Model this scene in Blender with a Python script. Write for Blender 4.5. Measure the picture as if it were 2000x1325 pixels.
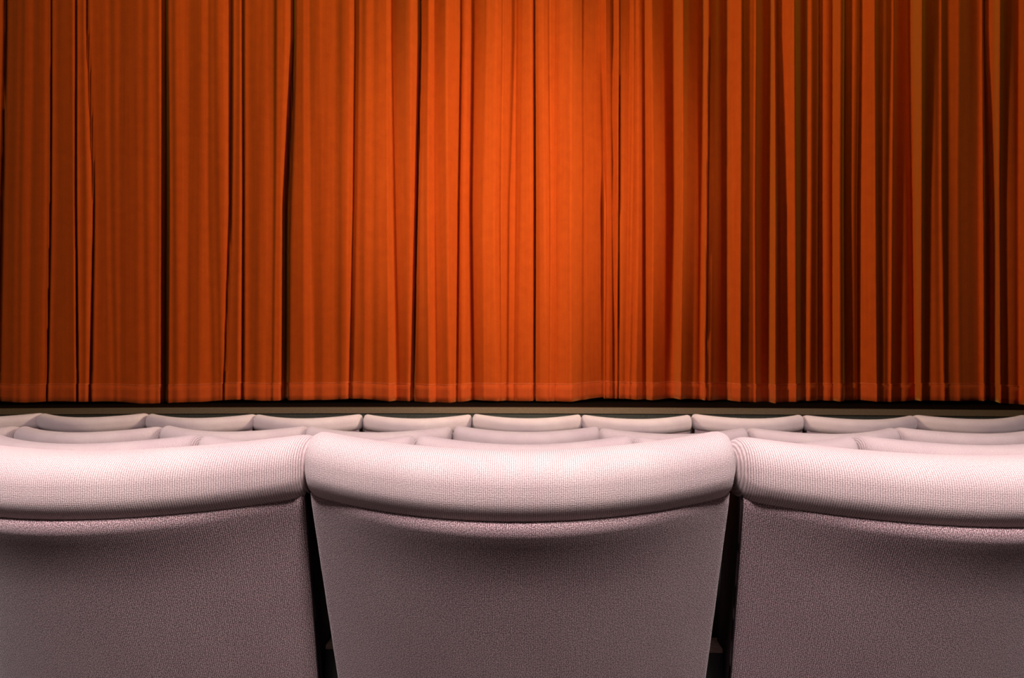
import bpy, bmesh, math, random
from mathutils import Vector
R = math.radians
C = bpy.context.scene.collection
for o in list(bpy.data.objects):
    bpy.data.objects.remove(o)

# ------------------------------------------------------------------ camera
EYE = 1.0                      # eye height over the floor under the nearest row
F = 1423.0                     # focal length in pixels of a 2000 px wide frame
YAW = 1.29
cd = bpy.data.cameras.new('camera')
cam = bpy.data.objects.new('camera', cd); C.objects.link(cam)
cam.location = (0, 0, EYE); cam.rotation_euler = (R(90), 0, R(YAW))
cd.sensor_width = 36; cd.lens = 36 * F / 2000
cd.clip_start = 0.02
cd.dof.use_dof = True; cd.dof.focus_distance = 1.1; cd.dof.aperture_fstop = 13
sc = bpy.context.scene
sc.camera = cam

# ------------------------------------------------------------------ world, lights, exposure
w = bpy.data.worlds.new('world'); sc.world = w; w.use_nodes = True
w.node_tree.nodes['Background'].inputs[0].default_value = (0.10, 0.07, 0.06, 1)
w.node_tree.nodes['Background'].inputs[1].default_value = 0.10
vs = sc.view_settings
vs.view_transform = 'Standard'; vs.look = 'None'; vs.gamma = 1; vs.use_curve_mapping = False
vs.exposure = 0.0

def aim(o, target):
    o.rotation_euler = (Vector(target) - o.location).to_track_quat('-Z', 'Y').to_euler()

def area(name, loc, target, size, power, color, sy=None):
    l = bpy.data.lights.new(name, 'AREA'); l.energy = power; l.color = color
    l.shape = 'RECTANGLE'; l.size = size; l.size_y = sy or size
    o = bpy.data.objects.new(name, l); C.objects.link(o); o.location = loc; aim(o, target); return o

def spot(name, loc, target, ang, blend, power, color, rad):
    l = bpy.data.lights.new(name, 'SPOT'); l.energy = power; l.color = color
    l.spot_size = R(ang); l.spot_blend = blend; l.shadow_soft_size = rad
    o = bpy.data.objects.new(name, l); C.objects.link(o); o.location = loc; aim(o, target); return o

# ceiling downlights over the audience, just behind the viewer
spot('house_light', (-0.8, -1.25, 4.6), (-0.9, 1.3, 0.6), 66, 0.5, 1060, (1.0, 0.90, 0.92), 0.3)
spot('house_light', (0.9, -1.25, 4.6), (1.0, 1.3, 0.6), 66, 0.5, 1060, (1.0, 0.90, 0.90), 0.3)
# curtain spot and amber border light near the stage ceiling, plus two added fills
spot('curtain_spot_or_fill', (-3.7, 3.2, 2.8), (4.3, 6.5, 2.0), 80, 1.0, 1080, (1.0, 0.86, 0.56), 0.30)
spot('curtain_spot_or_fill', (3.6, 3.1, 2.8), (-4.4, 6.5, 1.9), 82, 1.0, 1500, (1.0, 0.88, 0.60), 0.38)
spot('curtain_spot_or_fill', (0.6, 2.6, 2.8), (0.4, 6.5, 2.2), 105, 1.0, 22, (1.0, 0.90, 0.55), 0.3)  # weak frontal fill, added for the glow at the centre
area('rear_fill', (0, -3.4, 2.3), (0, 1, 0.7), 4.0, 8, (1.0, 0.82, 0.86), 1.5)  # added fill behind the viewer, stands for no known lamp
area('border_light', (0.3, 5.0, 5.1), (0.3, 6.6, 2.6), 7.0, 24, (1.0, 1.0, 0.20), 0.2)

# ------------------------------------------------------------------ helpers
def mesh_obj(name, verts, faces, mat, parent=None, smooth=True, uvs=None):
    me = bpy.data.meshes.new(name)
    me.from_pydata(verts, [], faces)
    bm = bmesh.new(); bm.from_mesh(me); bmesh.ops.recalc_face_normals(bm, faces=bm.faces); bm.to_mesh(me); bm.free()
    if smooth:
        for p in me.polygons: p.use_smooth = True
    if mat: me.materials.append(mat)
    o = bpy.data.objects.new(name, me); C.objects.link(o)
    if parent: o.parent = parent
    return o

def box_bm(bm, x0, x1, y0, y1, z0, z1):
    vs_ = [bm.verts.new(p) for p in ((x0,y0,z0),(x1,y0,z0),(x1,y1,z0),(x0,y1,z0),(x0,y0,z1),(x1,y0,z1),(x1,y1,z1),(x0,y1,z1))]
    for f in ((0,3,2,1),(4,5,6,7),(0,1,5,4),(1,2,6,5),(2,3,7,6),(3,0,4,7)):
        bm.faces.new([vs_[i] for i in f])
    return vs_

def bm_obj(name, bm, mat, parent=None, bevel=0.0, smooth=False):
    if bevel:
        bmesh.ops.bevel(bm, geom=list(bm.edges), offset=bevel, segments=2, affect='EDGES', profile=0.7)
    bmesh.ops.recalc_face_normals(bm, faces=bm.faces)
    me = bpy.data.meshes.new(name); bm.to_mesh(me); bm.free()
    if smooth:
        for p in me.polygons: p.use_smooth = True
    me.materials.append(mat)
    o = bpy.data.objects.new(name, me); C.objects.link(o)
    if parent: o.parent = parent
    return o

def tag(o, label=None, cat=None, group=None, kind=None):
    if label: o['label'] = label
    if cat: o['category'] = cat
    if group: o['group'] = group
    if kind: o['kind'] = kind
    return o

class NT:
    def __init__(s, name):
        s.m = bpy.data.materials.new(name); s.m.use_nodes = True
        s.t = s.m.node_tree; s.b = s.t.nodes['Principled BSDF']
    def n(s, typ, **kw):
        nd = s.t.nodes.new(typ)
        for k, v in kw.items():
            if k in nd.inputs.keys(): nd.inputs[k].default_value = v
            else: setattr(nd, k, v)
        return nd
    def l(s, a, b): s.t.links.new(a, b)
    def ramp(s, fac, stops):
        r = s.n('ShaderNodeValToRGB'); e = r.color_ramp.elements
        while len(e) < len(stops): e.new(0.5)
        for q, (p, c) in zip(e, stops): q.position = p; q.color = (*c, 1)
        s.l(fac, r.inputs[0]); return r
    def mix(s, mode, fac, a, b):
        m = s.n('ShaderNodeMix'); m.data_type = 'RGBA'; m.blend_type = mode
        for sock, v in ((m.inputs[0], fac), (m.inputs[6], a), (m.inputs[7], b)):
            if hasattr(v, 'is_output'): s.l(v, sock)
            elif isinstance(v, tuple): sock.default_value = (*v, 1)
            else: sock.default_value = v
        return m.outputs[2]

# ------------------------------------------------------------------ materials
def plain(name, col, rough=0.7, noise=0.15, scale=40, bump=0.0, spec=0.3):
    k = NT(name); tc = k.n('ShaderNodeTexCoord'); nz = k.n('ShaderNodeTexNoise', Scale=float(scale), Detail=4.0)
    k.l(tc.outputs['Object'], nz.inputs['Vector'])
    r = k.ramp(nz.outputs['Fac'], [(0.3, tuple(c*(1-noise) for c in col)), (0.7, tuple(min(1, c*(1+noise)) for c in col))])
    k.l(r.outputs[0], k.b.inputs['Base Color']); k.b.inputs['Roughness'].default_value = rough
    k.b.inputs['Specular IOR Level'].default_value = spec
    if bump:
        b = k.n('ShaderNodeBump', Strength=bump, Distance=0.002); k.l(nz.outputs['Fac'], b.inputs['Height']); k.l(b.outputs[0], k.b.inputs['Normal'])
    return k.m

def fabric(name, base, ribs, rib_dark, speck, lint):
    k = NT(name); tc = k.n('ShaderNodeTexCoord'); sep = k.n('ShaderNodeSeparateXYZ')
    k.l(tc.outputs['UV'], sep.inputs[0])            # UV in metres along the cloth: u across the seat, v over it
    def sine(src, freq, amp_noise=None):
        m = k.n('ShaderNodeMath', operation='MULTIPLY'); m.inputs[1].default_value = freq*2*math.pi; k.l(src, m.inputs[0])
        s = k.n('ShaderNodeMath', operation='SINE')
        if amp_noise is not None:
            a = k.n('ShaderNodeMath', operation='ADD'); k.l(m.outputs[0], a.inputs[0]); k.l(amp_noise, a.inputs[1]); k.l(a.outputs[0], s.inputs[0])
        else: k.l(m.outputs[0], s.inputs[0])
        return s.outputs[0]
    nw = k.n('ShaderNodeTexNoise', Scale=60.0, Detail=3.0); k.l(tc.outputs['UV'], nw.inputs['Vector'])
    wob = k.n('ShaderNodeMath', operation='MULTIPLY'); wob.inputs[1].default_value = 3.0; k.l(nw.outputs['Fac'], wob.inputs[0])
    sx = sine(sep.outputs[0], ribs, wob.outputs[0]); sy = sine(sep.outputs[1], ribs*0.9, wob.outputs[0])
    rib = k.n('ShaderNodeMath', operation='MULTIPLY_ADD'); k.l(sy, rib.inputs[0]); rib.inputs[1].default_value = 0.14; k.l(sx, rib.inputs[2])
    r1 = k.n('ShaderNodeMapRange'); r1.inputs[1].default_value = -1.2; r1.inputs[2].default_value = 1.2; k.l(rib.outputs[0], r1.inputs[0])
    nz = k.n('ShaderNodeTexNoise', Scale=800.0, Detail=1.0, Roughness=0.6); k.l(tc.outputs['UV'], nz.inputs['Vector'])
    big = k.n('ShaderNodeTexNoise', Scale=9.0, Detail=4.0); k.l(tc.outputs['Object'], big.inputs['Vector'])
    dark = tuple(c*rib_dark for c in base)
    c1 = k.mix('MIX', r1.outputs[0], dark, base)
    sp = k.ramp(nz.outputs['Fac'], [(0.42, (1-speck,)*3), (0.5, (1, 1, 1)), (0.58, (1+speck*1.5,)*3)])
    c2 = k.mix('MULTIPLY', 1.0, c1, sp.outputs[0])
    bg = k.ramp(big.outputs['Fac'], [(0.3, (0.93, 0.90, 0.91)), (0.7, (1.05, 1.06, 1.03))])
    c3 = k.mix('MULTIPLY', 1.0, c2, bg.outputs[0])
    vo = k.n('ShaderNodeTexVoronoi', Scale=28.0); k.l(tc.outputs['UV'], vo.inputs['Vector'])
    lr = k.ramp(vo.outputs['Distance'], [(0.0, (lint,)*3), (0.035, (0, 0, 0))])
    c4 = k.mix('MIX', lr.outputs[0], c3, (0.75, 0.66, 0.64))
    k.l(c4, k.b.inputs['Base Color'])
    k.b.inputs['Roughness'].default_value = 0.95; k.b.inputs['Specular IOR Level'].default_value = 0.1
    k.b.inputs['Sheen Weight'].default_value = 0.25; k.b.inputs['Sheen Roughness'].default_value = 0.5
    k.b.inputs['Sheen Tint'].default_value = (1, 0.92, 0.92, 1)
    h = k.n('ShaderNodeMath', operation='MULTIPLY_ADD'); k.l(nz.outputs['Fac'], h.inputs[0]); h.inputs[1].default_value = 1.2; k.l(r1.outputs[0], h.inputs[2])
    b = k.n('ShaderNodeBump', Strength=0.55, Distance=0.0009); k.l(h.outputs[0], b.inputs['Height']); k.l(b.outputs[0], k.b.inputs['Normal'])
    return k.m

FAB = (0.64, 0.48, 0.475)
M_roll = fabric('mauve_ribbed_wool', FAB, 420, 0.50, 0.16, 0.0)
M_panel = fabric('mauve_wool_back_shade', (0.34, 0.225, 0.236), 470, 0.5, 0.6, 0.9)  # same cloth as the roll, darkened to carry the shade on the back
M_side = plain('side_gap_shade', (0.035, 0.022, 0.025), 0.95, 0.2, 200, spec=0.05)
M_black = plain('black_steel', (0.012, 0.011, 0.011), 0.38, 0.2, 60, spec=0.5)
M_dusty = plain('dusty_arm_top', (0.42, 0.27, 0.22), 0.8, 0.35, 90)
M_wood = plain('dark_stained_wood', (0.10, 0.035, 0.018), 0.45, 0.3, 25)
M_stage = plain('black_stage_floor', (0.0015, 0.0015, 0.0017), 0.9, 0.2, 12, spec=0.05)
M_riser = plain('grey_carpet', (0.060, 0.058, 0.055), 1.0, 0.35, 160, 0.3, 0.0)
M_nosing = plain('beige_carpet', (0.18, 0.118, 0.083), 1.0, 0.14, 120, 0.2, 0.0)
M_floor = plain('dark_carpet', (0.045, 0.038, 0.036), 1.0, 0.3, 120, 0.3, 0.0)
M_wall = plain('dark_wall', (0.03, 0.024, 0.022), 0.9, 0.1, 4, spec=0.1)

def velvet(name, base, sheen_tint):
    k = NT(name); tc = k.n('ShaderNodeTexCoord'); mp = k.n('ShaderNodeMapping'); mp.inputs['Scale'].default_value = (1, 1, 0.02)
    k.l(tc.outputs['Object'], mp.inputs[0])
    st = k.n('ShaderNodeTexNoise', Scale=55.0, Detail=4.0); k.l(mp.outputs[0], st.inputs['Vector'])
    bl = k.n('ShaderNodeTexNoise', Scale=14.0, Detail=5.0); k.l(tc.outputs['Object'], bl.inputs['Vector'])
    fine = k.n('ShaderNodeTexNoise', Scale=260.0, Detail=2.0); k.l(tc.outputs['Object'], fine.inputs['Vector'])
    a = k.ramp(st.outputs['Fac'], [(0.3, (0.95, 0.92, 0.92)), (0.7, (1.05, 1.08, 1.05))])
    b = k.ramp(bl.outputs['Fac'], [(0.3, (0.95, 0.93, 0.93)), (0.7, (1.05, 1.08, 1.05))])
    f = k.ramp(fine.outputs['Fac'], [(0.3, (0.90, 0.88, 0.88)), (0.7, (1.10, 1.12, 1.1))])
    c = k.mix('MULTIPLY', 1.0, k.mix('MULTIPLY', 1.0, k.mix('MULTIPLY', 1.0, base, a.outputs[0]), b.outputs[0]), f.outputs[0])
    k.l(c, k.b.inputs['Base Color'])
    k.b.inputs['Roughness'].default_value = 0.8; k.b.inputs['Specular IOR Level'].default_value = 0.05
    k.b.inputs['Sheen Weight'].default_value = 1.0; k.b.inputs['Sheen Roughness'].default_value = 0.4
    k.b.inputs['Sheen Tint'].default_value = (*sheen_tint, 1)
    bp = k.n('ShaderNodeBump', Strength=0.06, Distance=0.003); k.l(st.outputs['Fac'], bp.inputs['Height']); k.l(bp.outputs[0], k.b.inputs['Normal'])
    return k.m
M_velvet = velvet('orange_velvet', (0.50, 0.061, 0.007), (1.0, 0.58, 0.12))
M_hem = velvet('orange_velvet_hem', (0.55, 0.070, 0.014), (1.0, 0.42, 0.14))
M_thread = plain('orange_thread', (0.80, 0.16, 0.05), 0.8, 0.1, 80)

# ------------------------------------------------------------------ room shell
def struct(o): o['kind'] = 'structure'; return o
ROW_Y = [0.965, 1.849, 2.738, 3.677]          # crown line of the rolls
ROW_Z = [EYE-0.1205, EYE-0.243, EYE-0.328, EYE-0.378]
SEAT_H = 0.87
def floor_z(y):
    ys = [-9, 0.2] + ROW_Y + [4.6, 20]
    zs = [ROW_Z[0]-SEAT_H+0.35, ROW_Z[0]-SEAT_H+0.06] + [z-SEAT_H for z in ROW_Z] + [ROW_Z[3]-SEAT_H-0.01]*2
    for a in range(len(ys)-1):
        if y <= ys[a+1]:
            t = (y-ys[a])/(ys[a+1]-ys[a]); return zs[a]*(1-t)+zs[a+1]*t
XW = 5.9
ys = [-4.0, -2, 0.2] + ROW_Y + [4.6, 6.4]
v = []
for y in ys: v += [(-XW, y, floor_z(y)), (XW, y, floor_z(y))]
struct(mesh_obj('floor', v, [(2*i, 2*i+1, 2*i+3, 2*i+2) for i in range(len(ys)-1)], M_floor, smooth=False))
ZT = 5.6
def quad(name, pts, mat): return struct(mesh_obj(name, pts, [(0, 1, 2, 3)], mat, smooth=False))
quad('ceiling', [(-XW, -4, ZT), (XW, -4, ZT), (XW, 8.2, ZT), (-XW, 8.2, ZT)], M_wall)
quad('wall_left', [(-XW, -4, -1), (-XW, 8.2, -1), (-XW, 8.2, ZT), (-XW, -4, ZT)], M_wall)
quad('wall_right', [(XW, -4, -1), (XW, 8.2, -1), (XW, 8.2, ZT), (XW, -4, ZT)], M_wall)
quad('wall_back', [(-XW, 8.2, -1), (XW, 8.2, -1), (XW, 8.2, ZT), (-XW, 8.2, ZT)], M_stage)
quad('wall_front', [(-XW, -4, -1), (XW, -4, -1), (XW, -4, ZT), (-XW, -4, ZT)], M_wall)

# stage: curved black platform with a beige nosing over a grey carpeted riser
STZ = EYE - 0.567
def front_y(x): return 6.02 - 0.19*(x/4.2)**2
n = 48
xs = [-XW + 2*XW*i/n for i in range(n+1)]
def strip(y_off, z0, z1, dy=0.03):
    vv = []; ff = []
    for x in xs:
        y = front_y(x)+y_off
        vv += [(x, y, z0), (x, y, z1), (x, y+dy, z1), (x, y+dy, z0)]
    for i in range(n):
        a = 4*i; b = a+4
        for q in range(4): ff.append((a+q, b+q, b+(q+1) % 4, a+(q+1) % 4))
    ff += [(0, 1, 2, 3), (4*n, 4*n+3, 4*n+2, 4*n+1)]
    return vv, ff
stage = bpy.data.objects.new('stage', None); C.objects.link(stage); stage.location = (0, 6.0, 0)
struct(stage)
def under(o, p):
    o.parent = p; o.location = tuple(-c for c in p.location); return o
vv = []; ff = []
for x in xs: vv += [(x, front_y(x)+0.032, STZ), (x, 8.2, STZ)]
ff = [(2*i, 2*i+2, 2*i+3, 2*i+1) for i in range(n)]
under(mesh_obj('stage_floor', vv, ff, M_stage, smooth=False), stage)
under(mesh_obj('stage_nosing', *strip(0.0, STZ-0.048, STZ, 0.03), M_nosing, smooth=False), stage)
under(mesh_obj('stage_riser', *strip(0.012, -0.6, STZ-0.048, 0.03), M_riser, smooth=False), stage)

# ------------------------------------------------------------------ the curtain: folds as (x at top, middle, hem, tone) in a 2000-wide survey;
# a tone over 5 is cloth turned towards the centre of the hall, under 5 turned off it, 0-2 a deep slot between folds
LEFT = """
-160 -160 -160 5|-110 -110 -110 6|-100 -100 -100 2|-60 -60 -60 5|-20 -26 -34 5|4 -4 -12 6|12 4 -3 2|18 10 6 4|32 24 24 4|38 33 30 4.8|46 40 38 4|52 46 43 4.8|60 56 52 5|72 64 62 4|84 84 74 4.6|92 90 86 5.3
97 95 90 4.6|100.5 99 93 1.6|104 103 97 4.4|116 116 108 4|128 130 126 4.1|140 142 144 4.8|145 145 148 5|148.5 148 151 1|152 152 155 4.4|158 160 160 5|163 166 165 4.6|166 180 173 5.8|170 184 177 1.8
175 188 184 4.6|184 194 192 5|200 204 208 4.7|209 212 219 5.4|219 219 226 4.2|230 228 232 5.3|240 236 240 4.4|254 250 252 4.7|265 264 268 4.9|274 276 279 5.7|284 283 288 4.8|296 298 300 6.3|308 310 308 5.3
316 318 317 6|321 321 320 3|323 323.5 321.5 0|326 328 326.5 0|328 331 328.5 3|332 334 332 5.3|338 340 341 4.4|346 350 352 6.2|358 358 357 6.4|366 365 362 6|374 372 368 5|388 385 384 4.9|398 398 396 6.2|404 404 408 6.2|409 409 416 4.7
416 416 424 5|420 424 430 4.6|430 435 434 6|446 446 436 5.6|453 450.5 438.5 1.5|458 455 442 4.8|464 460 450 5.1|468 466 462 5.4|471 472 470 6.1|475 475.5 474.5 1.6|480 480 480 5|492 494 492 4.7|502 503 500 4.7|512 512 508 5.4
520 527 516 6|526 532 524 5.5|532 534 530 4.6|539 536 532 3|543 540 536 5.2|556 546 544 5.9|566 553 551 6.4|571 555 554 4|573 558 556.5 0|575 561 561 0|577 564 563.5 2.2|580 571 567 3.6|584 575 573 4.9|590 590 590 5|595 596 596 6.2|602 605 611 6.2
607 609 616 5.2|620 625 626 5|628 631 632 5.6|642 640 640 5.8|652 650 650 5.8|658 657 658 5|665 664.5 664 4|671 670 668 5|680 674 674 5.8|692 689 682 6.2|697 693 686 2.4|703 698 691 4.7|712 710 708 4.9|719 716 715 6.2
727 724 722 6.2|729 728 727 5.8|733 732 731 5.2|742 742 744 5.7|754 755 758 6.1|758 760 764 7.3|761 765 770 7.3|765 769 775 5|776 780 784 4.8|788 792 792 4.8|798 800 797 5.8|809 809 802 6.6|818 811 804 6.3
821 814.5 808.5 0.3|826 819 813 3.6|830 824 820 5|836 833 836 5.2|840 838 842 7|848 846 848 6.8|853 852 853 5.4|868 870 873 5.2|876 876 882 6.8|898 893 890 6.6|903 898 896 3.6|908 904 903 6.2|920 916 916 6.8|924 919 920 4.6
938 930 934 4.5|946 938.5 940 4|952 943 946 5.9|964 960 965 6|978 972 975 6.4|981 977 978 5.2|986 985 981 6.9|996 989 986 6.9|1001 992 990 4.8|1010 1006 1003 5.5|1016 1012.5 1008 3.4|1022 1019 1014 5.5|1034 1034 1034 5.8
1041 1041.5 1041 7|1044.5 1045 1044 1|1048 1050 1050 3.8|1052 1058 1060 5|1058 1062 1066 5.5|1064 1068 1070 7|1068 1072 1072 6.8|1072 1074.5 1074 5|1078 1079 1078 7.2|1084 1082 1082 6.5|1088 1086 1086 4.8|1098 1096 1096 5.7
1114 1112 1112 5.6|1121 1118 1121 8|1134 1134 1129 8|1137.5 1138 1138 5|1140 1141.5 1145 3|1145 1147 1152 5|1160 1162 1164 5.3|1170 1174 1176 5.6|1174 1182 1184 7|1183 1187 1190 7.5
"""
RIGHT = """
1150 1150 1150 5|1170 1172 1174 4|1180 1184 1188 5|1186 1192 1194 4.6|1196 1198 1199 5.5|1203 1202 1202 7|1207 1206 1204.5 6|1210 1208.5 1206.5 0.7|1214 1212 1210 4|1226 1224 1220 4.5|1233 1230 1225 6.6|1236 1233 1228 6.4
1239 1235.5 1230.5 3|1242 1240 1235 6.8|1247 1246 1241 6.2|1252 1251 1246 3.4|1255 1256 1256 3.2|1259 1260 1261 5.4|1264 1266 1265 7.8|1270 1273 1271 7.4|1275 1278 1276 5|1290 1292 1290 4.2|1305 1306 1306 4|1312 1314 1314 5
1318 1318 1317 8|1330 1331 1327 8|1336 1335 1331 4|1342 1338 1336 2.2|1350 1345 1345 3.6|1357 1354 1354 4.6|1364 1364 1364 4.2|1370 1371 1370 6|1374 1374 1373 8|1382 1379 1376 7.6|1385 1382 1379 1.6|1391 1388 1384 3.6|1401 1401 1396 3
1410 1411 1412 3.2|1417 1418 1420 5.5|1422 1423 1424 7.6|1432 1432 1432 6.8|1446 1445 1444 7.2|1450 1449 1448 2|1456 1455 1454 2.8|1466 1464 1462 4|1473 1470 1471 5.8|1475.5 1473 1474.5 7|1478 1475.5 1477 2.4|1486 1484 1483 3|1497 1494 1494 3.8
1505 1501 1501 5.4|1508 1505 1505 7.6|1512 1514 1513 7.4|1515 1517 1516 1.4|1520 1523 1523 2|1524 1530 1531 4.6|1532 1534 1535 4.4|1540 1537 1542 6.6|1550 1552 1553 7|1553 1555 1556.5 2.4|1562 1562 1563 2.6|1568 1569 1568 4
1575 1573 1572 6.8|1583 1582 1579 7.6|1586 1586 1583 4.6|1594 1592 1591 3.4|1600 1598 1598 1.8|1604 1603 1604 4.4|1609 1609 1609 6|1618 1618 1620 6.2|1623 1622.5 1624 4|1627 1627 1628 7.4|1637 1636 1636 7.8|1643 1641 1642 4.6|1650 1648 1650 1.4
1656 1655 1658 3.8|1665 1662 1664 4.8|1675 1668 1669 3.8|1680 1675 1675 2|1684 1681 1680 5.6|1692 1692 1692 6.6|1703 1704 1706 6.4|1707 1708.5 1710.5 6.8|1709 1711 1713 2.8|1722 1720 1722 2.9|1736 1733 1732 3.2|1742 1737 1736 6
1744 1741 1738.5 7|1746 1743 1741 3.2|1762 1762 1760 3.1|1772 1778 1782 3.4|1778 1784 1788 6|1786 1790 1792 7.6|1798 1797 1797 7.2|1802 1801 1800 2.6|1812 1810 1810 2.4|1824 1822 1822 4.2|1832 1830 1834 4.2|1835 1835 1839 6|1836.5 1837 1842 6.2
1840 1840 1844 3|1850 1856 1858 3.2|1857 1862 1866 5|1870 1868 1870 5.2|1876 1873 1876 3.2|1890 1892 1892 3|1906 1906 1908 3.6|1915 1916 1917 5.8|1918 1919 1920 6|1920 1923 1924 0|1923 1930 1930 0.8|1926 1937 1937 3
1932 1941 1941 4|1940 1943 1944 5.4|1947 1946 1948 7.4|1951 1949 1951 6.8|1954 1952 1954 3.2|1970 1968 1970 2.8|1986 1985 1986 3|1992 1993 1993 6.5|1998 2001 2001 7|2002 2004 2004 2|2014 2014 2014 3|2030 2030 2030 4|2036 2036 2036 7|2042 2042 2042 6|2046 2046 2046 2
2070 2070 2070 3|2080 2080 2080 7|2090 2090 2090 3|2120 2120 2120 4|2130 2130 2130 7|2140 2140 2140 3|2180 2180 2180 4
"""
def parse(s):
    out = []
    for t in s.replace('\n', '|').split('|'):
        if t.strip(): out.append(tuple(float(q) for q in t.split()))
    return out
YC = 6.5
def arc_y(x): return YC - 0.30*(x/4.5)**2
def ray_x(px, off=0.0):                    # survey column -> X on the curved curtain line
    t = math.tan(math.atan((px-1000)/F) - R(YAW)); x = YC*t
    for _ in range(4): x = (arc_y(x)+off)*t
    return x
def interp(xk, yk, x):
    import bisect
    i = bisect.bisect_right(xk, x)-1
    i = max(0, min(len(xk)-2, i)); t = (x-xk[i])/max(1e-6, xk[i+1]-xk[i]); t = max(0, min(1, t))
    t = t*t*(3-2*t)
    return yk[i]*(1-t)+yk[i+1]*t
Z_HEM = EYE - 0.550
Z_TOP = 5.45
Z_MID = EYE + (662-400)*YC/F; Z_HI = EYE + (662-70)*YC/F; Z_LO = EYE + (662-725)*YC/F
K_SLOPE = 0.8; MID_PX = 1140
ADJ_L = [0.00, 0.00, 0.00, 0.00, 0.00, -1.20, 0.00, -0.18, -0.67, -1.06, -0.88, -1.20, -1.20, -0.82, -1.16, -1.20, -1.00, 0.00, -0.41, -0.55, -0.40, -1.10, 0.43, 0.00, 0.55, -0.80, -0.69, 0.37, 0.00, 0.28, -0.50, -0.25, -0.42, 0.10, -0.31, 0.09, 0.04, -0.03, -0.64, -0.32, -0.85, -0.58, 1.50, 1.50, 0.00, 0.00, 1.50, -0.01, 0.17, -0.52, -0.59, -0.37, -0.13, 0.39, -0.13, -0.07, 0.33, 0.44, 0.32, -0.27, 1.50, 0.00, 0.88, -0.19, -0.80, 1.50, 0.00, 0.28, -0.29, -0.27, -0.75, -1.10, -1.03, -0.21, -0.28, -0.55, -1.20, 1.50, 1.50, 0.00, 0.00, 0.00, 0.52, -0.61, -0.78, -1.00, -0.99, -0.81, -0.47, -0.59, -0.61, -0.54, -0.27, 0.26, -0.16, -0.58, 1.50, -1.05, 0.54, -0.21, -0.41, -0.48, -0.41, -0.35, -0.58, -1.07, 1.12, 1.47, -0.86, -0.54, -0.43, -0.90, 1.50, 1.50, 0.00, 0.38, -0.70, -1.20, 0.65, 0.09, -1.04, -0.73, 0.41, 1.50, -1.20, -0.83, 1.50, 1.50, -1.05, -1.20, -0.71, -1.05, 1.50, -1.20, 1.50, 1.50, -0.85, -0.12, -1.20, -1.07, -1.16, 1.50, 0.00, -1.20, -1.20, -1.20, 1.50, 1.50, -1.20, 1.50, 1.50, -1.20, -1.20, -1.20, 1.50, 1.50, 0.03, -1.20, -0.65, -1.20, 0.12, 1.50, 1.50]
ADJ_R = [0.00, 0.00, 0.00, -0.52, 1.50, 1.50, 1.50, 0.00, 0.96, -1.20, 1.50, 1.50, -1.20, 1.50, -0.11, -1.20, -0.71, 1.50, 1.50, 1.50, -1.20, -0.93, 0.54, 0.60, 1.50, 1.50, -1.20, 0.00, 0.88, 0.17, -0.67, 0.12, 1.50, 1.50, 0.00, 1.22, -1.20, 1.10, 1.50, 1.50, -1.20, -0.58, 0.00, 1.50, 1.14, -1.20, 0.72, -1.20, -1.20, 1.50, 1.50, 1.50, 1.50, 0.00, 0.00, 1.50, 1.05, 0.29, -0.21, -1.20, -1.20, 1.50, 1.50, -0.98, -0.25, 0.75, 0.00, 1.50, 0.12, -1.06, -1.20, 1.04, 0.40, -0.28, 0.00, 1.50, 1.50, 0.62, 0.00, 1.50, -1.20, -1.20, -0.04, -1.20, 1.50, 0.13, -1.20, 0.80, -1.20, 1.35, -0.82, 1.17, 1.50, 1.50, -1.20, 1.50, 0.29, -0.31, -1.20, -0.53, -0.57, 0.09, -1.20, -1.20, -0.36, 0.09, -0.41, -1.20, 1.50, 0.00, 0.00, 1.50, 1.50, 1.50, 1.50, 1.50, -1.02, 1.37, 0.39, -0.25, 0.00, 0.00, 0.00, 0.00, 0.00, 0.00, 0.00, 0.00, 0.00, 0.00, 0.00, 0.00, 0.00, 0.00]
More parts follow.
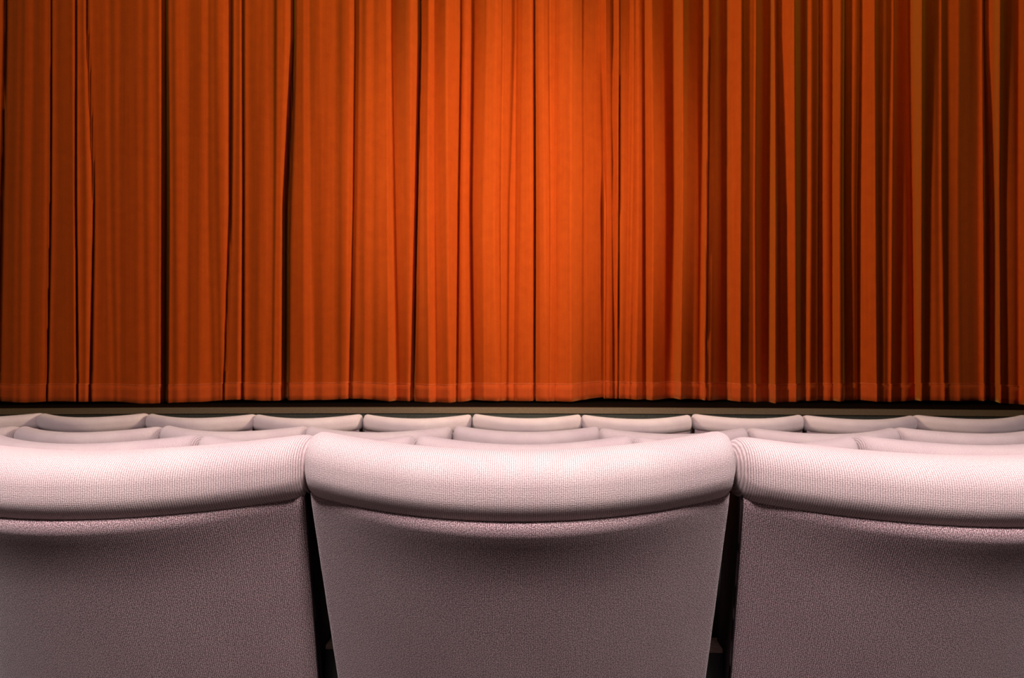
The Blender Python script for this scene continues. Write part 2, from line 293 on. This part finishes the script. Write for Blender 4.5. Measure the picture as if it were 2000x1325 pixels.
def build_curtain(name, spec, x0, x1, y_off, seed):
    kn = parse(spec)
    adj = (ADJ_L if name == 'L' else ADJ_R) or [0]*len(kn); step = 1.6
    N = int((x1-x0)/step)+1
    zs = [Z_HEM, Z_HEM+0.05, Z_HEM+0.10, Z_HEM+0.155, Z_HEM+0.25, Z_LO, 1.1, 1.45, 1.8, Z_MID, 2.6, 3.0, 3.4, Z_HI, 4.2, Z_TOP]
    rnd = random.Random(seed)
    ph = [rnd.uniform(0, 6.28) for _ in range(6)]
    rows = []
    for z in zs:
        if z >= Z_MID: t = min(1, (z-Z_MID)/(Z_HI-Z_MID)); xk = [a[0]*t+a[1]*(1-t) for a in kn]
        else: t = min(1.15, (Z_MID-z)/(Z_MID-Z_LO)); xk = [a[2]*t+a[1]*(1-t) for a in kn]
        for i in range(1, len(xk)): xk[i] = max(xk[i], xk[i-1]+0.8)
        bk = [a[3]+q for a, q in zip(kn, adj)]; rk = [a[3] for a in kn]
        # lean of the outer columns is fitted so the panel ends stay clean
        ends = (x0, interp([Z_LO, Z_MID, Z_HI], [kn[-1][2], kn[-1][1], kn[-1][0]], z) if name == 'L' else x1)
        if name == 'R': ends = (x0, x1)
        col = [ends[0]+(ends[1]-ends[0])*i/(N-1) for i in range(N)]
        sl = []; rec = []
        bbs = [max(interp(xk, bk, px), -2.0) for px in col]; M = int(55/step)
        pre = [0.0]
        for q in bbs: pre.append(pre[-1]+q)
        mean = [(pre[min(N, i+M+1)]-pre[max(0, i-M)])/(min(N, i+M+1)-max(0, i-M)) for i in range(N)]
        for ci, px in enumerate(col):
            b = interp(xk, bk, px)
            d = -math.tanh((px-MID_PX)/110.0)
            bb = max(b, -2.0)
            s = K_SLOPE*(bb-mean[ci])*(d if abs(d) > .7 else (.7 if d >= 0 else -.7))*(0.62+0.26*math.exp(-((px-850)/260)**2)+0.26/(1+math.exp(-(px-1180)/50)))
            sl.append(s); rec.append((max(0, 2.2-interp(xk, rk, px))/2.2)**0.6)
        mpp = YC/F
        y = [0.0]
        for i in range(1, N): y.append(y[-1]+0.5*(sl[i]+sl[i-1])*(col[i]-col[i-1])*mpp)
        # take out drift: subtract a wide moving average (two passes)
        W = int(110/step)
        base = y[:]
        for _ in range(2):
            pre = [0.0]
            for q in base: pre.append(pre[-1]+q)
            base = [(pre[min(N, i+W+1)]-pre[max(0, i-W)])/(min(N, i+W+1)-max(0, i-W)) for i in range(N)]
        y = [a-b for a, b in zip(y, base)]
        y = [a+0.13*r for a, r in zip(y, rec)]
        rows.append((z, col, y))
    verts = []; faces = []
    def pt(px, dy, z, extra=0.0):
        off = dy+y_off+extra; x = ray_x(px, dy+y_off)
        # cloth sits on the curved line; each column is carried back along the line's normal
        return (x, arc_y(x)+off, z)
    def hemwave(px, dy): return 0.010*math.sin(px/95.0+ph[0])+0.007*math.sin(px/41.0+ph[1])+0.004*math.sin(px/19.0+ph[2])
    return rows, pt, hemwave, N
def grid(rows, fn, N):
    verts = []; faces = []
    for (z, col, y) in rows:
        for i in range(N): verts.append(fn(z, col[i], y[i]))
    for r in range(len(rows)-1):
        for i in range(N-1):
            a = r*N+i; faces.append((a, a+1, a+N+1, a+N))
    return verts, faces
def curtain(which, spec, x0, x1, y_off, label, seed):
    rows, pt, wave, N = build_curtain(which, spec, x0, x1, y_off, seed)
    root = bpy.data.objects.new('stage_curtain', None); C.objects.link(root)
    cx = ray_x((x0+x1)/2); root.location = (cx, arc_y(cx)+y_off, STZ)
    tag(root, label, 'curtain', 'orange stage curtains')
    def zf(z, px, dy):
        k = max(0, 1-(z-Z_HEM)/0.45)
        return z + k*(wave(px, dy)+0.004)
    v, f = grid(rows, lambda z, px, dy: pt(px, dy, zf(z, px, dy)), N)
    o = under(mesh_obj('curtain_cloth', v, f, M_velvet), root)
    sol = o.modifiers.new('thick', 'SOLIDIFY'); sol.thickness = 0.003; sol.offset = 1
    hr = rows[:4]
    v, f = grid(hr, lambda z, px, dy: pt(px, dy, zf(z, px, dy)-0.002, -0.006), N)
    o = under(mesh_obj('hem', v, f, M_hem), root)
    o['label'] = 'turned-up velvet hem band'
    sol = o.modifiers.new('thick', 'SOLIDIFY'); sol.thickness = 0.002; sol.offset = 1
    # stitching along the top of the hem
    z, col, y = rows[3]
    v = []; f = []
    for i in range(N):
        p = pt(col[i], y[i], zf(z, col[i], y[i]), -0.0095)
        v += [p, (p[0], p[1], p[2]-0.004), (p[0], p[1]+0.002, p[2]-0.004), (p[0], p[1]+0.002, p[2])]
    for i in range(N-1):
        a = 4*i; b = a+4
        for q in range(4): f.append((a+q, b+q, b+(q+1) % 4, a+(q+1) % 4))
    under(mesh_obj('seam', v, f, M_thread), root)
    return root
curtain('L', LEFT, -150, 1190, 0.0, 'orange velvet stage curtain on the left, overlapping its neighbour right of centre', 3)
curtain('R', RIGHT, 1180, 2160, 0.13, 'orange velvet stage curtain on the right with deeper, darker folds', 8)

# ------------------------------------------------------------------ seats
PITCH = 0.55
BULGE = 0.106
TILT = R(20)
def sgn(a): return -1 if a < 0 else 1
def loft(name, secs, mat, parent, uv=None, caps=True):
    n = len(secs[0]); verts = [p for s in secs for p in s]; faces = []
    for i in range(len(secs)-1):
        for j in range(n):
            faces.append((i*n+j, i*n+(j+1) % n, (i+1)*n+(j+1) % n, (i+1)*n+j))
    if caps:
        faces.append(tuple(range(n))); faces.append(tuple((len(secs)-1)*n+j for j in reversed(range(n))))
    me = bpy.data.meshes.new(name); me.from_pydata(verts, [], faces)
    for p in me.polygons: p.use_smooth = True
    if uv:
        ul = me.uv_layers.new(name='UV')
        for p in me.polygons:
            js = [vi % n for vi in (me.loops[li].vertex_index for li in p.loop_indices)]
            wrap = (max(js)-min(js)) > n/2
            for li in p.loop_indices:
                vi = me.loops[li].vertex_index; i, j = divmod(vi, n)
                u, vv_ = uv[i][j]
                if wrap and j == 0: vv_ = uv[i][-1][1]+(uv[i][-1][1]-uv[i][-2][1])
                ul.data[li].uv = (u, vv_)
    bm = bmesh.new(); bm.from_mesh(me); bmesh.ops.recalc_face_normals(bm, faces=bm.faces); bm.to_mesh(me); bm.free()
    me.materials.append(mat)
    o = bpy.data.objects.new(name, me); C.objects.link(o); o.parent = parent
    return o

def arcp(x, w):          # plan curve of the back: how far the middle bulges towards the row behind
    t = min(1.0, abs(x)/(w/2)); return -BULGE*(1-t**1.9)

# local frame: origin on the floor under the crown line at the ends; -Y is towards the viewer (row behind), Z up
def make_seat():
    root = bpy.data.objects.new('theatre_seat', None); C.objects.link(root)
    W = 0.546
    # ---- headrest roll
    H = SEAT_H; secs = []; uvs = []; NS = 72; NJ = 44
    for i in range(NS+1):
        t = -1+2*i/NS; x = math.sin(t*math.pi/2*0.999)*W/2 if False else t*W/2
        e = W/2-abs(x)                                   # distance from the end
        rr = 0.022
        k = 1.0 if e >= rr else math.sqrt(max(0.0, 1-((rr-e)/rr)**2))
        a = 0.052; b = 0.0425 - 0.001*(1-t*t)
        sh = 0.55+0.45*k if False else 1.0
        aa = a-(1-k)*0.020; bb = b-(1-k)*0.020
        cy = arcp(x, W); cz = H-b - 0.012*(1-t*t)
        pts = []; uu = []
        s = 0; last = None
        for j in range(NJ):
            th = 2*math.pi*j/NJ
            c, d = math.cos(th), math.sin(th)
            ex = 0.86
            py = aa*sgn(c)*abs(c)**ex; pz = bb*sgn(d)*abs(d)**ex
            if pz < 0 and py < 0: py *= 1.03; pz *= 1.0+0.12*(1-t*t)
            # lean with the back
            yy = cy+py+pz*math.tan(R(-6)); zz = cz+pz
            p = (x, yy, zz); pts.append(p)
            if last: s += math.hypot(p[1]-last[1], p[2]-last[2])
            last = p; uu.append((x, s))
        secs.append(pts); uvs.append(uu)
    # spherical-ish end closure: squeeze first/last stations
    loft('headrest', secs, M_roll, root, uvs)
    # ---- rear panel of the backrest
    secs = []; uvs = []; NX = 40
    zt = H-0.069; zb = 0.36; NV = 26
    # horizontal rings from the top down
    for r in range(NV+1):
        f = r/NV
        dz = (zt-zb)*(f**1.15)
        hw = (0.533 - 0.030*(dz/(zt-zb)))/2
        edge = 0.014                                        # top edge rolls in under the headrest
        q = min(1, dz/0.020); ins = edge*(1-math.sqrt(max(0, 1-(1-q)**2)))
        fw = math.tan(TILT)*dz
        th_ = 0.045
        pts = []; uu = []
        def back(x): 
            t = x/hw
            e = hw-abs(x); rr = 0.005
            cr = rr-math.sqrt(max(0, rr*rr-(rr-e)**2)) if e < rr else 0
            return arcp(x, 0.533)*(1-0.12*dz)+fw-0.040-0.012*max(0, 1-dz/0.10)**2*max(0, 1-t*t)+ins+cr
        for i in range(NX+1):
            t = -1+2*i/NX; t = sgn(t)*(1-(1-abs(t))**1.8); x = t*hw
            lift = 0.016*abs(t)**2                           # the seam climbs towards the ends
            pts.append((x, back(x), zt-dz+lift*(1-f)-0.014*(1-f))); uu.append((x, dz))
        for q_ in (0.004, 0.012):
            pts.append((hw, arcp(hw, 0.533)+fw-0.040+q_, zt-dz+0.016*(1-f)-0.014*(1-f))); uu.append((hw, dz))
        for i in range(NX+1):
            t = 1-2*i/NX; t = sgn(t)*(1-(1-abs(t))**1.8); x = t*hw
            lift = 0.016*abs(t)**2
            pts.append((x, arcp(x, 0.533)*(1-0.12*dz)+fw+th_-0.01, zt-dz+lift*(1-f)-0.014*(1-f))); uu.append((x, dz))
        for q_ in (0.012, 0.004):
            pts.append((-hw, arcp(hw, 0.533)+fw-0.040+q_, zt-dz+0.016*(1-f)-0.014*(1-f))); uu.append((-hw, dz))
        secs.append(pts); uvs.append(uu)
    rp = loft('rear_panel', secs, M_panel, root, uvs); rp['label'] = 'mauve cloth panel covering the back, darkened for shade'
    rp.data.materials.append(M_side)                     # side faces painted dark for the shade between seats
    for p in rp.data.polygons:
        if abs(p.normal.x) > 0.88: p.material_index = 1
    # ---- front cushion of the backrest
    secs = []; uvs = []
    for r in range(17):
        f = r/16; z = (H-0.085)-(H-0.085-0.42)*f
        dz = zt-z; fw = math.tan(TILT)*dz
        hw = 0.246-0.018*f
        puff = 0.055*math.sqrt(max(0.05, 1-(2*f-1)**4))
        pts = []; uu = []
        for i in range(21):
            t = -1+2*i/20; x = t*hw
            pts.append((x, arcp(x, 0.533)+fw+0.030, z)); uu.append((x, z))
        for i in range(21):
            t = 1-2*i/20; x = t*hw
            pts.append((x, arcp(x, 0.533)+fw+0.040+puff*math.sqrt(max(0, 1-t**6)), z)); uu.append((x, z))
        secs.append(pts); uvs.append(uu)
    loft('backrest_cushion', secs, M_roll, root, uvs)
    # ---- tipped-up seat pad, with dark wooden pan
    secs = []; uvs = []
    for r in range(13):
        f = r/12; t = f*2-1
        rr = math.sqrt(max(0.02, 1-t**6))
        L = 0.15; ang = R(72)                               # tipped up
        cy0 = 0.30; cz0 = 0.25
        py = cy0+math.cos(ang)*L*t; pz = cz0+math.sin(ang)*L*t
        nx, nz_ = -math.sin(ang), math.cos(ang)
        pts = []; uu = []
        for i in range(24):
            th = 2*math.pi*i/24; c, d = math.cos(th), math.sin(th)
            x = 0.235*sgn(c)*abs(c)**0.35*(0.9+0.1*rr); q = 0.045*rr*sgn(d)*abs(d)**0.5
            pts.append((x, py+nx*q, pz+nz_*q)); uu.append((x, f*0.4))
        secs.append(pts); uvs.append(uu)
    loft('seat_pad', secs, M_roll, root, uvs)
    # ---- base
    bm = bmesh.new()
    box_bm(bm, -0.03, 0.03, 0.10, 0.20, 0.0, 0.40); box_bm(bm, -0.12, 0.12, 0.05, 0.30, 0.0, 0.025); box_bm(bm, -0.23, 0.23, 0.12, 0.16, 0.36, 0.42)
    bm_obj('pedestal', bm, M_black, root)
    return root

proto = make_seat(); used = [False]
def place(x, y, z, rz, label, group, ry=0.0):
    if not used[0]: r = proto; used[0] = True
    else:
        r = proto.copy(); C.objects.link(r)
        for ch in proto.children:
            c = ch.copy(); C.objects.link(c); c.parent = r
    r.location = (x, y, z); r.rotation_euler = (0, R(ry), R(rz))
    tag(r, label, 'theatre seat', group)
    return r

U0 = -0.516*PITCH
# per row: first boundary index, count, and small settling offsets (dz mm, roll deg, yaw deg, dy mm)
near = [('mauve theatre seat cut off by the left frame edge, in the nearest row', -1.5, 0.5, -0.8, 4),
        ('mauve theatre seat in the centre of the nearest row, seen whole from behind', 2.5, -0.25, -0.1, -10),
        ('mauve theatre seat cut off by the right frame edge, in the nearest row', -3.5, -0.3, 0.8, 2)]
names = {
 2: ['leftmost', 'second from left', 'middle', 'second from right', 'rightmost'],
 3: ['leftmost', 'second from left', 'third from left', 'fourth from left', 'fourth from right', 'third from right', 'second from right', 'rightmost'],
 4: ['leftmost', 'second from left', 'third from left', 'fourth from left', 'fifth from left', 'middle', 'fifth from right', 'fourth from right', 'third from right', 'second from right', 'rightmost'],
}
rows_txt = {2: 'second row from the viewer', 3: 'third row from the viewer', 4: 'farthest row, by the stage'}
rnd = random.Random(11)
for k, (lab, dz, ro, yw, dy) in enumerate(near):
    x = U0 + PITCH*(k-0.5)
    place(x, ROW_Y[0]+dy/1000, ROW_Z[0]-SEAT_H+dz/1000, yw, lab, 'seats in the nearest row', ro)
for row, first in ((2, -2), (3, -4), (4, -5)):
    cnt = len(names[row])
    for k in range(cnt):
        x = U0 + PITCH*(first+k+0.5)
        lab = 'mauve theatre seat, %s of those showing in the %s' % (names[row][k], rows_txt[row])
        place(x, ROW_Y[row-1]+rnd.uniform(-.008, .008), ROW_Z[row-1]-SEAT_H+rnd.uniform(-.003, .003), rnd.uniform(-0.7, 0.7), lab,
              'seats in the %s' % rows_txt[row], rnd.uniform(-.35, .35))

# ------------------------------------------------------------------ arm stands between the nearest seats
def arm(x, label):
    root = bpy.data.objects.new('armrest', None); C.objects.link(root)
    root.location = (x, ROW_Y[0]+0.09, floor_z(ROW_Y[0]+0.09))
    tag(root, label, 'armrest', 'black armrests of the nearest row')
    top = EYE-0.446-root.location.z
    bm = bmesh.new(); box_bm(bm, -0.016, 0.016, 0.0, 0.045, 0, top-0.006); bm_obj('post', bm, M_black, root, 0.002)
    bm = bmesh.new(); box_bm(bm, -0.017, 0.017, -0.001, 0.040, top-0.006, top); bm_obj('cap', bm, M_dusty, root, 0.0015)['label'] = 'dusty brown top cap'
    bm = bmesh.new(); box_bm(bm, -0.008, 0.008, 0.045, 0.36, top-0.16, top-0.02); bm_obj('side_plate', bm, M_black, root, 0.002)
    bm = bmesh.new(); box_bm(bm, -0.022, 0.026, 0.046, 0.20, top-0.02, top+0.225); bm_obj('gap_blocker', bm, M_black, root, 0.002)  # added block that hides lit parts and keeps the gap dark
    bm = bmesh.new(); box_bm(bm, -0.05, 0.05, -0.02, 0.20, -0.012, 0.012); bm_obj('foot', bm, M_black, root, 0.003)
    return root
arm(U0-0.002, 'black armrest stand in the gap left of the centre seat, nearest row')
arm(U0+PITCH+0.001, 'black armrest stand in the gap right of the centre seat, nearest row')
